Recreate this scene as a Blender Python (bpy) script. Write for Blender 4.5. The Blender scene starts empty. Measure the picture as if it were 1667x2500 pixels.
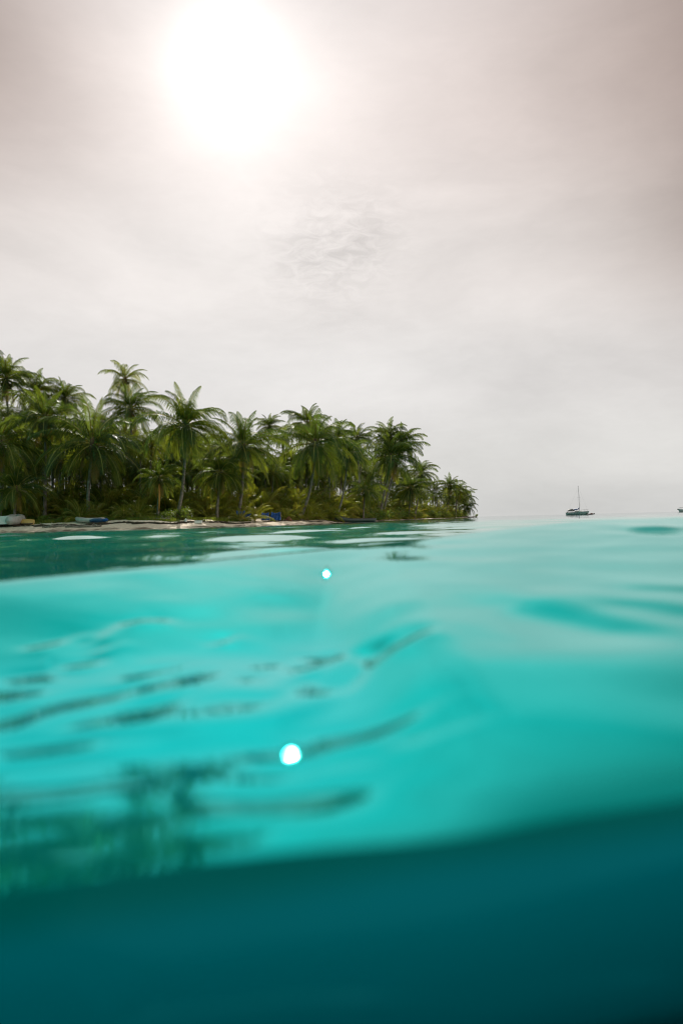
import bpy, bmesh, math, random
import numpy as np
from mathutils import Matrix, Vector, Euler, noise
random.seed(7); RNG = np.random.default_rng(7)
SC = bpy.context.scene
COL = SC.collection
R = math.radians

# ------------------------------------------------------------------ camera
EYE = 0.42
PITCH, ROLL = 0.01146, R(-1.45)
cam_d = bpy.data.cameras.new('camera'); cam = bpy.data.objects.new('camera', cam_d); COL.objects.link(cam)
cam_d.sensor_fit = 'VERTICAL'; cam_d.sensor_height = 36; cam_d.sensor_width = 24; cam_d.lens = 24
cam_d.clip_start = 0.02; cam_d.clip_end = 9000
CAMROT = Matrix.Rotation(R(90) + PITCH, 3, 'X') @ Matrix.Rotation(ROLL, 3, 'Z')
cam.matrix_world = Matrix.Translation((0, 0, EYE)) @ CAMROT.to_4x4()
cam_d.dof.use_dof = True; cam_d.dof.focus_distance = 95; cam_d.dof.aperture_fstop = 0.62
SC.camera = cam

def ray(px, py):
    return (CAMROT @ Vector(((px - 833.5) * .0006, -(py - 1250) * .0006, -1)))
def at(px, py, Y):                       # world point of the sight line at depth Y
    d = ray(px, py); return Vector((0, 0, EYE)) + d * (Y / d.y)
def on_plane(px, py, z):
    d = ray(px, py); return Vector((0, 0, EYE)) + d * ((z - EYE) / d.z)

SUN = ray(556, 158).normalized()
SUN_EL = math.asin(SUN.z); SUN_AZ = math.atan2(SUN.x, SUN.y)

# ------------------------------------------------------------------ world: hazy bright sky with a veiled sun
def build_world():
    w = bpy.data.worlds.new('World'); SC.world = w; w.use_nodes = True
    nt = w.node_tree; N = nt.nodes; L = nt.links; N.clear()
    out = N.new('ShaderNodeOutputWorld'); bg = N.new('ShaderNodeBackground')
    tc = N.new('ShaderNodeTexCoord')
    def nd(t, **k):
        n = N.new(t)
        for a, b in k.items(): setattr(n, a, b)
        return n
    def m(op, a, b=None, clamp=False):
        n = nd('ShaderNodeMath', operation=op, use_clamp=clamp)
        for i, v in enumerate((a, b)):
            if v is None: continue
            if isinstance(v, (int, float)): n.inputs[i].default_value = v
            else: L.new(v, n.inputs[i])
        return n.outputs[0]
    nrm = nd('ShaderNodeVectorMath', operation='NORMALIZE'); L.new(tc.outputs['Generated'], nrm.inputs[0])
    D = nrm.outputs[0]
    def angle(v):                        # degrees from a direction
        n = nd('ShaderNodeVectorMath', operation='DOT_PRODUCT'); L.new(D, n.inputs[0]); n.inputs[1].default_value = v
        return m('MULTIPLY', m('ARCCOSINE', m('MINIMUM', n.outputs['Value'], 0.9999999)), 180 / math.pi)
    def gauss(a, s, amp, p=2):
        return m('MULTIPLY', m('EXPONENT', m('MULTIPLY', m('POWER', m('DIVIDE', a, s), p), -1)), amp)
    sep = nd('ShaderNodeSeparateXYZ'); L.new(D, sep.inputs[0])
    el = sep.outputs['Z']
    ramp = nd('ShaderNodeValToRGB'); L.new(m('MAXIMUM', el, 0), ramp.inputs[0])
    cr = ramp.color_ramp; cr.interpolation = 'EASE'
    stops = [(0.0, (.635, .635, .62)), (.07, (.72, .712, .69)), (.2, (.77, .75, .735)), (.34, (.84, .795, .77)),
             (.52, (.84, .76, .73)), (.75, (.60, .56, .56)), (1, (.5, .48, .48))]
    while len(cr.elements) < len(stops): cr.elements.new(.5)
    for e, (p, c) in zip(cr.elements, stops): e.position = p; e.color = (*c, 1)
    # clouds: thin streaks, stretched along the horizon
    mp = nd('ShaderNodeMapping'); L.new(D, mp.inputs[0]); mp.inputs['Scale'].default_value = (1.0, 1.0, 2.6)
    mp.inputs['Rotation'].default_value = (0, R(14), R(5))
    n1 = nd('ShaderNodeTexNoise'); L.new(mp.outputs[0], n1.inputs[0])
    n1.inputs['Scale'].default_value = 3.2; n1.inputs['Detail'].default_value = 9; n1.inputs['Roughness'].default_value = .52; n1.inputs['Distortion'].default_value = .35
    cl = nd('ShaderNodeMapRange'); L.new(n1.outputs['Fac'], cl.inputs[0])
    cl.inputs['From Min'].default_value = .32; cl.inputs['From Max'].default_value = .70
    cl.inputs['To Min'].default_value = .91; cl.inputs['To Max'].default_value = 1.09
    n2 = nd('ShaderNodeTexNoise'); L.new(mp.outputs[0], n2.inputs[0])
    n2.inputs['Scale'].default_value = 30; n2.inputs['Detail'].default_value = 8; n2.inputs['Roughness'].default_value = .6; n2.inputs['Distortion'].default_value = .8
    fine = nd('ShaderNodeMapRange'); L.new(n2.outputs['Fac'], fine.inputs[0])
    fine.inputs['From Min'].default_value = .38; fine.inputs['From Max'].default_value = .66
    fine.inputs['To Min'].default_value = 1; fine.inputs['To Max'].default_value = 0
    patch = gauss(angle(ray(765, 620).normalized()), 3.6, .16)
    patch2 = gauss(angle(ray(900, 575).normalized()), 3.0, .12)
    cl2 = m('SUBTRACT', cl.outputs[0], m('MULTIPLY', fine.outputs[0], m('ADD', m('ADD', patch, patch2), .02)))
    # corner vignette put into the sky colour, plus a darker lobe at right
    d1 = gauss(angle(ray(1900, -80).normalized()), 14, .60, 1.6)
    d2 = gauss(angle(ray(-190, 20).normalized()), 9.5, .5, 1.6)
    d3 = gauss(angle(ray(1850, 500).normalized()), 7, .30)
    dark = m('MULTIPLY', m('MULTIPLY', m('SUBTRACT', 1, d1), m('SUBTRACT', 1, d2)), m('SUBTRACT', 1, d3))
    # the half of the sky behind the viewer is raised slightly to fill shaded sides
    sd = nd('ShaderNodeVectorMath', operation='DOT_PRODUCT'); L.new(D, sd.inputs[0]); sd.inputs[1].default_value = (SUN.x, SUN.y, 0)
    back = nd('ShaderNodeMapRange'); L.new(sd.outputs['Value'], back.inputs[0])
    back.inputs['From Min'].default_value = -.7; back.inputs['From Max'].default_value = .45
    back.inputs['To Min'].default_value = 1.04; back.inputs['To Max'].default_value = 1
    k = m('MULTIPLY', m('MULTIPLY', cl2, dark), back.outputs[0])
    vs = nd('ShaderNodeVectorMath', operation='SCALE'); L.new(ramp.outputs[0], vs.inputs[0]); L.new(k, vs.inputs['Scale'])
    # pinkish warm tint toward the darker high parts
    tint = nd('ShaderNodeMix', data_type='RGBA', blend_type='MULTIPLY'); tint.inputs['Factor'].default_value = 1
    trp = nd('ShaderNodeValToRGB'); L.new(dark, trp.inputs[0])
    trp.color_ramp.elements[0].color = (.99, .88, .83, 1); trp.color_ramp.elements[0].position = .45
    trp.color_ramp.elements[1].color = (1, 1, 1, 1); trp.color_ramp.elements[1].position = 1
    L.new(vs.outputs[0], tint.inputs[6]); L.new(trp.outputs[0], tint.inputs[7])
    a = angle(SUN)
    glow = m('ADD', m('ADD', gauss(a, 1.55, 1.7, 1.15), m('ADD', gauss(a, 6.8, .35, 1.5), gauss(a, 17, .10, 1.6))), gauss(a, 0.95, 60))
    gv = nd('ShaderNodeVectorMath', operation='SCALE'); gv.inputs[0].default_value = (1, .985, .955); L.new(glow, gv.inputs['Scale'])
    ad = nd('ShaderNodeVectorMath', operation='ADD'); L.new(tint.outputs[2], ad.inputs[0]); L.new(gv.outputs[0], ad.inputs[1])
    L.new(ad.outputs[0], bg.inputs[0]); bg.inputs[1].default_value = 1.0
    L.new(bg.outputs[0], out.inputs[0])
build_world()
sun_d = bpy.data.lights.new('sun', 'SUN'); sun = bpy.data.objects.new('sun', sun_d); COL.objects.link(sun)
sun_d.energy = 4.6; sun_d.angle = R(.6); sun_d.color = (1, .95, .86)
sun.rotation_euler = SUN.to_track_quat('Z', 'Y').to_euler()
SC.view_settings.view_transform = 'Standard'; SC.view_settings.look = 'None'
SC.view_settings.exposure = 0; SC.view_settings.gamma = 1
SC.cycles.max_bounces = 7; SC.cycles.transparent_max_bounces = 8
SC.cycles.sample_clamp_indirect = 6; SC.cycles.use_denoising = True
SC.cycles.filter_width = 1.15; SC.cycles.caustics_reflective = False; SC.cycles.caustics_refractive = False

# ------------------------------------------------------------------ helpers
def tag(o, label=None, cat=None, group=None, kind=None):
    if label: o['label'] = label
    if cat: o['category'] = cat
    if group: o['group'] = group
    if kind: o['kind'] = kind
    return o
def link(name, me, parent=None, loc=None):
    o = bpy.data.objects.new(name, me); COL.objects.link(o)
    if parent is not None: o.parent = parent
    if loc is not None: o.location = loc
    return o
def empty(name, loc, rz=0):
    o = bpy.data.objects.new(name, None); COL.objects.link(o); o.location = loc; o.rotation_euler = (0, 0, rz); return o

class MB:
    """collects vertices and faces, becomes one mesh object"""
    def __init__(s): s.v = []; s.f = []; s.t = []
    def add(s, vs, fs, tint=0.0):
        b = len(s.v); s.v += [tuple(x) for x in vs]; s.f += [tuple(b + i for i in f) for f in fs]; s.t += [tint] * len(vs)
    def box(s, c, d, rz=0, ry=0, rx=0, taper=1.0):
        M = Euler((rx, ry, rz)).to_matrix(); c = Vector(c); vs = []
        for k in (-1, 1):
            q = taper if k == 1 else 1
            for i, j in ((-1, -1), (1, -1), (1, 1), (-1, 1)):
                vs.append(c + M @ Vector((i * d[0] / 2 * q, j * d[1] / 2 * q, k * d[2] / 2)))
        s.add(vs, [(3, 2, 1, 0), (4, 5, 6, 7), (0, 1, 5, 4), (1, 2, 6, 5), (2, 3, 7, 6), (3, 0, 4, 7)])
    def tube(s, pts, rad, n=8, tint=0.0, caps=True):
        pts = [Vector(p) for p in pts]
        if isinstance(rad, (int, float)): rad = [rad] * len(pts)
        vs = []; up = Vector((0, 0, 1)); a0 = None
        for i, p in enumerate(pts):
            t = (pts[min(i + 1, len(pts) - 1)] - pts[max(i - 1, 0)]).normalized()
            if a0 is None: a0 = t.cross(up) if abs(t.z) < .95 else t.cross(Vector((1, 0, 0)))
            a = (a0 - t * a0.dot(t)).normalized(); b = t.cross(a); a0 = a
            for k in range(n):
                th = 2 * math.pi * k / n
                vs.append(p + (a * math.cos(th) + b * math.sin(th)) * rad[i])
        fs = [(i * n + k, i * n + (k + 1) % n, (i + 1) * n + (k + 1) % n, (i + 1) * n + k) for i in range(len(pts) - 1) for k in range(n)]
        if caps: fs += [tuple(range(n))[::-1], tuple((len(pts) - 1) * n + k for k in range(n))]
        s.add(vs, fs, tint)
    def ellipsoid(s, c, d, n=14, m=9, tint=0.0, jit=0):
        vs = []; fs = []; c = Vector(c)
        for j in range(m + 1):
            ph = math.pi * j / m
            for i in range(n):
                th = 2 * math.pi * i / n
                p = Vector((math.sin(ph) * math.cos(th) * d[0], math.sin(ph) * math.sin(th) * d[1], math.cos(ph) * d[2]))
                if jit: p *= 1 + jit * noise.noise(p * 2.3 + c)
                vs.append(c + p)
        for j in range(m):
            for i in range(n): fs.append((j * n + i, j * n + (i + 1) % n, (j + 1) * n + (i + 1) % n, (j + 1) * n + i))
        s.add(vs, fs, tint)
    def loft(s, rings, closed=True, caps=True, tint=0.0):
        n = len(rings[0]); vs = [p for r in rings for p in r]; fs = []
        for i in range(len(rings) - 1):
            for k in range(n if closed else n - 1):
                fs.append((i * n + k, i * n + (k + 1) % n, (i + 1) * n + (k + 1) % n, (i + 1) * n + k))
        if caps and closed: fs += [tuple(range(n))[::-1], tuple((len(rings) - 1) * n + k for k in range(n))]
        s.add(vs, fs, tint)
    def mesh(s, name, mat, smooth=True):
        me = bpy.data.meshes.new(name); me.from_pydata(s.v, [], s.f); me.materials.append(mat)
        at_ = me.attributes.new('tint', 'FLOAT', 'POINT'); at_.data.foreach_set('value', np.array(s.t, dtype=np.float32))
        if smooth: me.polygons.foreach_set('use_smooth', [True] * len(me.polygons))
        me.update(); return me
    def build(s, name, mat, parent=None, loc=None, smooth=True):
        return link(name, s.mesh(name, mat, smooth), parent, loc)

# ------------------------------------------------------------------ materials
def mat(name, build):
    m = bpy.data.materials.new(name); m.use_nodes = True; nt = m.node_tree; nt.nodes.clear()
    out = nt.nodes.new('ShaderNodeOutputMaterial'); sh = build(nt, nt.nodes, nt.links); nt.links.new(sh, out.inputs[0]); return m
def ramp_node(N, stops, interp='LINEAR'):
    r = N.new('ShaderNodeValToRGB'); cr = r.color_ramp; cr.interpolation = interp
    while len(cr.elements) < len(stops): cr.elements.new(.5)
    for e, (p, c) in zip(cr.elements, stops): e.position = p; e.color = (*c, 1)
    return r
def plain(name, c1, c2, scale=3.0, rough=.6, bump=.0, spec=.4, coord='Object'):
    def b(nt, N, L):
        p = N.new('ShaderNodeBsdfPrincipled'); tc = N.new('ShaderNodeTexCoord'); n = N.new('ShaderNodeTexNoise')
        L.new(tc.outputs[coord], n.inputs[0]); n.inputs['Scale'].default_value = scale; n.inputs['Detail'].default_value = 6
        r = ramp_node(N, [(.35, c1), (.68, c2)]); L.new(n.outputs['Fac'], r.inputs[0]); L.new(r.outputs[0], p.inputs['Base Color'])
        p.inputs['Roughness'].default_value = rough; p.inputs['Specular IOR Level'].default_value = spec
        if bump:
            bp = N.new('ShaderNodeBump'); bp.inputs['Strength'].default_value = bump; bp.inputs['Distance'].default_value = .05
            L.new(n.outputs['Fac'], bp.inputs['Height']); L.new(bp.outputs[0], p.inputs['Normal'])
        return p.outputs[0]
    return mat(name, b)

def leaf_mat(name, fresh, old, trans, rough=.5):
    def b(nt, N, L):
        a = N.new('ShaderNodeAttribute'); a.attribute_name = 'tint'
        oi = N.new('ShaderNodeObjectInfo'); tc = N.new('ShaderNodeTexCoord')
        n = N.new('ShaderNodeTexNoise'); L.new(tc.outputs['Object'], n.inputs[0]); n.inputs['Scale'].default_value = 1.7; n.inputs['Detail'].default_value = 3
        def mm(op, x, y):
            q = N.new('ShaderNodeMath'); q.operation = op
            for i, v in enumerate((x, y)):
                if isinstance(v, (int, float)): q.inputs[i].default_value = v
                else: L.new(v, q.inputs[i])
            return q.outputs[0]
        f = mm('ADD', mm('ADD', a.outputs['Fac'], mm('MULTIPLY', mm('SUBTRACT', oi.outputs['Random'], .5), .26)), mm('MULTIPLY', mm('SUBTRACT', n.outputs['Fac'], .5), .35))
        r = ramp_node(N, [(0, fresh[0]), (.3, fresh[1]), (.6, fresh[2]), (.85, old), (1, (.40, .40, .10))]); L.new(f, r.inputs[0])
        d = N.new('ShaderNodeBsdfPrincipled'); L.new(r.outputs[0], d.inputs['Base Color']); d.inputs['Roughness'].default_value = rough
        d.inputs['Specular IOR Level'].default_value = .22
        r2 = ramp_node(N, [(0, trans[0]), (.5, trans[1]), (.85, trans[2])]); L.new(f, r2.inputs[0])
        t = N.new('ShaderNodeBsdfTranslucent'); L.new(r2.outputs[0], t.inputs[0])
        mx = N.new('ShaderNodeMixShader'); mx.inputs[0].default_value = .36
        L.new(d.outputs[0], mx.inputs[1]); L.new(t.outputs[0], mx.inputs[2]); return mx.outputs[0]
    return mat(name, b)
M = {}
M['leaf'] = leaf_mat('palm_leaf', [(.016, .034, .007), (.048, .080, .011), (.20, .185, .025)], (.24, .15, .06),
                     [(.17, .27, .025), (.46, .50, .03), (.62, .40, .08)])
M['bush'] = leaf_mat('bush_leaf', [(.055, .10, .018), (.10, .15, .025), (.20, .20, .03)], (.22, .18, .05),
                     [(.20, .32, .03), (.38, .44, .04), (.46, .38, .08)], .5)
def trunk_b(nt, N, L):
    p = N.new('ShaderNodeBsdfPrincipled'); tc = N.new('ShaderNodeTexCoord'); oi = N.new('ShaderNodeObjectInfo')
    wv = N.new('ShaderNodeTexWave'); wv.bands_direction = 'Z'; L.new(tc.outputs['Object'], wv.inputs[0])
    wv.inputs['Scale'].default_value = 2.1; wv.inputs['Distortion'].default_value = 1.6; wv.inputs['Detail'].default_value = 3
    n = N.new('ShaderNodeTexNoise'); L.new(tc.outputs['Object'], n.inputs[0]); n.inputs['Scale'].default_value = 3; n.inputs['Detail'].default_value = 6
    r = ramp_node(N, [(.3, (.15, .12, .09)), (.55, (.29, .24, .19)), (.75, (.42, .37, .30))]); L.new(n.outputs['Fac'], r.inputs[0])
    r2 = ramp_node(N, [(.0, (.55, .52, .5)), (.35, (1, 1, 1))]); L.new(wv.outputs['Fac'], r2.inputs[0])
    mx = N.new('ShaderNodeMix'); mx.data_type = 'RGBA'; mx.blend_type = 'MULTIPLY'; mx.inputs[0].default_value = 1
    L.new(r.outputs[0], mx.inputs[6]); L.new(r2.outputs[0], mx.inputs[7]); L.new(mx.outputs[2], p.inputs['Base Color'])
    p.inputs['Roughness'].default_value = .85
    bp = N.new('ShaderNodeBump'); bp.inputs['Strength'].default_value = .5; bp.inputs['Distance'].default_value = .03
    L.new(wv.outputs['Fac'], bp.inputs['Height']); L.new(bp.outputs[0], p.inputs['Normal']); return p.outputs[0]
M['trunk'] = mat('palm_bark', trunk_b)
M['coconut'] = plain('coconut_husk', (.10, .11, .02), (.22, .15, .04), 5, .5)
M['fibre'] = plain('crown_fibre', (.09, .055, .03), (.20, .12, .06), 6, .9)
M['spathe'] = plain('orange_stalk', (.45, .20, .04), (.60, .30, .07), 4, .7)
M['wood'] = plain('driftwood', (.16, .13, .10), (.34, .29, .24), 4, .9, .4)
M['weed'] = plain('seaweed', (.035, .022, .014), (.09, .06, .035), 8, .9)
M['white'] = plain('white_gelcoat', (.78, .78, .74), (.88, .87, .83), 1.4, .32)
M['greyrub'] = plain('pale_grey_rubber', (.42, .42, .38), (.55, .54, .50), 3, .55)
M['darkgrey'] = plain('dark_grey', (.05, .05, .05), (.09, .09, .085), 3, .6)
M['yellow'] = plain('yellow_canvas', (.60, .36, .09), (.75, .50, .18), 2.5, .7)
M['blue'] = plain('blue_tarpaulin', (.004, .045, .20), (.010, .10, .36), 2, .45, .3)
M['navy'] = plain('navy_blue_rubber', (.012, .045, .11), (.03, .09, .19), 3, .5)
M['canoe'] = plain('dark_green_paint', (.006, .016, .009), (.014, .032, .018), 3, .5, .2)
M['canoein'] = plain('weathered_boat_wood', (.06, .045, .03), (.13, .10, .07), 6, .8)
M['green'] = plain('bright_green_plastic', (.03, .42, .12), (.06, .55, .18), 3, .5)
M['red'] = plain('red_brown_fabric', (.18, .06, .045), (.30, .10, .07), 5, .7)
M['steel'] = plain('dull_steel', (.25, .25, .25), (.38, .38, .37), 6, .4)
M['glass'] = plain('dark_glass', (.02, .025, .03), (.04, .045, .05), 2, .1)
M['skin'] = plain('skin', (.30, .17, .10), (.38, .22, .14), 6, .6)
def sand_b(nt, N, L):
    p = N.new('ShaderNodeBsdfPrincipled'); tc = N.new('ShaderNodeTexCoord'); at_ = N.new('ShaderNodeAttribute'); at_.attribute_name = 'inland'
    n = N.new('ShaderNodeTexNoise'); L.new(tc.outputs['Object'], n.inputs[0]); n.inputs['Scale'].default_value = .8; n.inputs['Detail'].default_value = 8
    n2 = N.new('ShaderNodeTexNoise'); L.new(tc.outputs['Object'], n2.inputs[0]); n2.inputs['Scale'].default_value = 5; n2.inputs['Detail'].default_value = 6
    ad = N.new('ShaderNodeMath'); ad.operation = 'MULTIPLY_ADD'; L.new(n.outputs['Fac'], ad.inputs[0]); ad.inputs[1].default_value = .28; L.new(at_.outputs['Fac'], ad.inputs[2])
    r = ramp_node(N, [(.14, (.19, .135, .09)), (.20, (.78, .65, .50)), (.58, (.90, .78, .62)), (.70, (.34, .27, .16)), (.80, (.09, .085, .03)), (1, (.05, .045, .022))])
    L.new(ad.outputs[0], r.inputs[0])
    r2 = ramp_node(N, [(.3, (.72, .70, .68)), (.6, (1, 1, 1))]); L.new(n2.outputs['Fac'], r2.inputs[0])
    mx = N.new('ShaderNodeMix'); mx.data_type = 'RGBA'; mx.blend_type = 'MULTIPLY'; mx.inputs[0].default_value = .8
    L.new(r.outputs[0], mx.inputs[6]); L.new(r2.outputs[0], mx.inputs[7]); L.new(mx.outputs[2], p.inputs['Base Color'])
    p.inputs['Roughness'].default_value = .95
    bp = N.new('ShaderNodeBump'); bp.inputs['Strength'].default_value = .6; bp.inputs['Distance'].default_value = .06
    L.new(n2.outputs['Fac'], bp.inputs['Height']); L.new(bp.outputs[0], p.inputs['Normal']); return p.outputs[0]
M['sand'] = mat('sand_and_soil', sand_b)

def water_b(nt, N, L):
    tc = N.new('ShaderNodeTexCoord')
    n = N.new('ShaderNodeTexNoise'); L.new(tc.outputs['Object'], n.inputs[0]); n.inputs['Scale'].default_value = 2.2; n.inputs['Detail'].default_value = 3
    bp = N.new('ShaderNodeBump'); bp.inputs['Strength'].default_value = .25; bp.inputs['Distance'].default_value = .012
    L.new(n.outputs['Fac'], bp.inputs['Height'])
    fr = N.new('ShaderNodeFresnel'); fr.inputs['IOR'].default_value = 1.33; L.new(bp.outputs[0], fr.inputs['Normal'])
    # reflectance against Fresnel value: sea-water tinted at steep angles, neutral at grazing
    fac = ramp_node(N, [(.02, (.02,) * 3), (.04, (.10,) * 3), (.09, (.52,) * 3), (.15, (.66,) * 3), (.45, (.68,) * 3), (.75, (.78,) * 3), (1, (1, 1, 1))])
    L.new(fr.outputs[0], fac.inputs[0])
    tint = ramp_node(N, [(.03, (.05, .66, .68)), (.10, (.035, .80, .77)), (.15, (.02, .79, .765)), (.22, (.10, .87, .84)), (.33, (.38, .94, .905)), (.6, (.60, .98, .95)), (1, (.92, 1, 1))])
    L.new(fr.outputs[0], tint.inputs[0])
    g = N.new('ShaderNodeBsdfGlossy'); g.inputs['Roughness'].default_value = .05; pass; L.new(bp.outputs[0], g.inputs['Normal'])
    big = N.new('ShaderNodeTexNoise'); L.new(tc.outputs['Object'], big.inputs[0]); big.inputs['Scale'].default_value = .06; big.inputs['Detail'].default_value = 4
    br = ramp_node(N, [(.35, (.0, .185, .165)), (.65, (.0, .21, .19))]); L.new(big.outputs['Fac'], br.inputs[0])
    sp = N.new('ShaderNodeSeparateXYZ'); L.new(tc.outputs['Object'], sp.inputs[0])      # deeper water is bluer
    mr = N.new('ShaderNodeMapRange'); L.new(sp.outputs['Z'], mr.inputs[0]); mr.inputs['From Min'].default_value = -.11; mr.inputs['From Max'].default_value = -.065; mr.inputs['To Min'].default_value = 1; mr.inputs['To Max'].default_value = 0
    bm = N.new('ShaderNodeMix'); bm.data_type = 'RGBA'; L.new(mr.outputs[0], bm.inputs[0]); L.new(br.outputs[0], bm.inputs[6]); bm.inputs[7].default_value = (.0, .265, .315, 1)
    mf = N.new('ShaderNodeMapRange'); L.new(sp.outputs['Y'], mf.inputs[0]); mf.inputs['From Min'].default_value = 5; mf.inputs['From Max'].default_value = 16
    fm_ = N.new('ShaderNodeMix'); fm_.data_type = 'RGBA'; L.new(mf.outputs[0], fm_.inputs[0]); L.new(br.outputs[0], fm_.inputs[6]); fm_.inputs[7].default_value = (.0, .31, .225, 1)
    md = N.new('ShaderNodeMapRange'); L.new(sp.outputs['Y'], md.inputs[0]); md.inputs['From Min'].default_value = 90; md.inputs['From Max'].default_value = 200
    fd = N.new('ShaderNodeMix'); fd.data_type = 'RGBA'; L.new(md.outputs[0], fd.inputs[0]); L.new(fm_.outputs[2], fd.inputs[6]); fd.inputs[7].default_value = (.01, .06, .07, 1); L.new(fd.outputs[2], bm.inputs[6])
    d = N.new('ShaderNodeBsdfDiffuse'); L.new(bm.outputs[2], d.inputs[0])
    tm = N.new('ShaderNodeMix'); tm.data_type = 'RGBA'; mq = N.new('ShaderNodeMath'); mq.operation = 'MULTIPLY'; mq.inputs[1].default_value = .8; L.new(mf.outputs[0], mq.inputs[0])
    L.new(mq.outputs[0], tm.inputs[0]); L.new(tint.outputs[0], tm.inputs[6]); tm.inputs[7].default_value = (1, 1, 1, 1); L.new(tm.outputs[2], g.inputs['Color'])
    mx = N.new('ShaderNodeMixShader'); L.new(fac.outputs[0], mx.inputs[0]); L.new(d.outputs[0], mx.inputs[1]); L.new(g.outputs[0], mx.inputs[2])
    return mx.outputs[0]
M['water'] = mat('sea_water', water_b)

# ------------------------------------------------------------------ sea
CR_X = [-40, -8, -3.4, -1.9, -.91, -.12, .64, 1.33, 2.55, 3.4, 6, 12, 40]
CR_Y = [3.0, 2.2, 2.7, 3.8, 5.0, 5.8, 6.4, 7.0, 7.5, 7.5, 7.2, 7.0, 7.0]
CR_Z = [.0, .08, .11, .13, .155, .176, .21, .256, .345, .36, .30, .12, .0]
def smoothed(xs, ys, x):
    acc = 0
    for o, w in ((-.5, .15), (-.25, .2), (0, .3), (.25, .2), (.5, .15)): acc = acc + w * np.interp(x + o, xs, ys)
    return acc
def sines(x, y, n, lmin, lmax, slope, seed, d0=90, spread=50):
    g = np.random.default_rng(seed); z = np.zeros_like(x)
    for i in range(n):
        lam = lmin * (lmax / lmin) ** g.random(); k = 2 * math.pi / lam; th = R(d0 + g.normal() * spread); ph = g.random() * 6.283
        z += np.sin(k * (x * math.cos(th) + y * math.sin(th)) + ph) * (slope * math.sqrt(2 / n) / k)
    return z
def sstep(a, b, x):
    t = np.clip((x - a) / (b - a), 0, 1); return t * t * (3 - 2 * t)
LIP_A, LIP_B = .99, .235
def ridge(x, y, p0, p1, A, w):
    a = on_plane(*p0, -.085); b = on_plane(*p1, -.085); ax, ay, bx, by = a.x, a.y, b.x, b.y
    L_ = math.hypot(bx - ax, by - ay) + 1e-6; tx, ty = (bx - ax) / L_, (by - ay) / L_
    s = (x - ax) * tx + (y - ay) * ty; q = (x - ax) * -ty + (y - ay) * tx
    q = q + .25 * w * np.sin(s / w * .8 + ax * 9)
    e = np.where(s < 0, -s, np.where(s > L_, s - L_, 0)) / (w * 1.3)
    sg = 1 if (ay * -tx + ax * ty) > 0 else -1                 # the side toward the viewer slopes gently
    q = q * sg
    return A * (q / w) / (1 + (q / w) ** 2) * np.exp(-(q / (6 * w)) ** 2 - e ** 2)
C7 = lambda cx, cy: (cx * .6378, 1350 + cy * .6378)
C8 = lambda cx, cy: (800 + cx * .553, 1240 + cy * .553)
STREAKS = [(C7(20, 640), C7(200, 585), .08), (C7(220, 580), C7(420, 515), .065), (C7(385, 640), C7(660, 560), .07), (C7(700, 610), C7(780, 540), .07),
           (C7(800, 530), C7(950, 450), .085), (C7(880, 590), C7(1030, 520), .095), (C7(1040, 500), C7(1170, 410), .08), (C7(1150, 545), C7(1260, 460), .07),
           (C7(1290, 430), C7(1390, 405), .08), (C7(500, 470), C7(660, 430), .05), (C7(610, 500), C7(790, 445), .055), (C7(1185, 395), C7(1200, 380), .05),
           (C7(0, 545), C7(90, 500), .09), (C7(100, 480), C7(190, 455), .07), (C7(110, 725), C7(350, 700), .05), (C7(990, 425), C7(1040, 410), .05), (C7(280, 435), C7(370, 410), .04)]
BLOBS = []
def make_blobs():
    out = []
    for p0, p1, w in STREAKS:
        a = on_plane(*p0, -.09); b = on_plane(*p1, -.09); L_ = (b - a).length; n = max(1, round(L_ / .20)); t = (b - a).normalized() if L_ > .01 else Vector((1, 0, 0))
        for k in range(n):
            c = a.lerp(b, (k + .5) / n); hl = L_ / n * .80 + .03; w_ = w * 1.7 * (.75 + .5 * ((k * .618 + p0[0] * .01) % 1))
            z0 = float(water_z(np.array([c.x]), np.array([c.y]))[0]); dep = math.atan2(EYE - z0, math.hypot(c.x, c.y))
            out.append((c.x, c.y, t.x, t.y, hl, w_, z0, -math.tan((dep - R(8.7)) / 2)))
    return out
def streaks(x, y, z):
    for cx, cy, tx, ty, hl, w_, z0, sl in BLOBS:
        al = (x - cx) * tx + (y - cy) * ty; q = (x - cx) * -ty + (y - cy) * tx; rr = math.hypot(cx, cy)
        g = np.exp(-((q / w_) ** 2 + (al / hl) ** 2) ** 1.6)
        z = z * (1 - g) + g * (z0 + sl * ((x - cx) * cx + (y - cy) * cy) / rr)
    return z
RIDGES = [
          (C7(370, 355), C7(490, 312), .8, .03), (C7(490, 312), C7(600, 300), .6, .025), 
           (C7(370, 385), C7(430, 370), .7, .025),
           (C7(838, 338), C7(880, 328), .6, .02),
          (C7(130, 380), C7(310, 345), .5, .025),
          (C7(480, 100), C7(620, 100), .8, .06), (C7(750, 80), C7(890, 80), .9, .07), (C7(830, 122), C7(900, 115), .6, .04),
          (C7(960, 92), C7(1200, 66), .5, .06), (C7(1210, 62), C7(1560, 56), .7, .06),
          (C8(1370, 218), C8(1490, 218), -1.6, .07), (C8(1400, 268), C8(1480, 266), -1.0, .05), (C8(310, 682), C8(410, 668), .7, .025),
          (C8(150, 985), C8(320, 960), .4, .03), (C8(430, 1062), C8(560, 1060), .35, .03), (C8(950, 550), C8(1300, 645), -.5, .08),
          (C8(1380, 570), C8(1568, 600), -.5, .08), (C8(1450, 500), C8(1568, 505), -.4, .07)]
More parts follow.
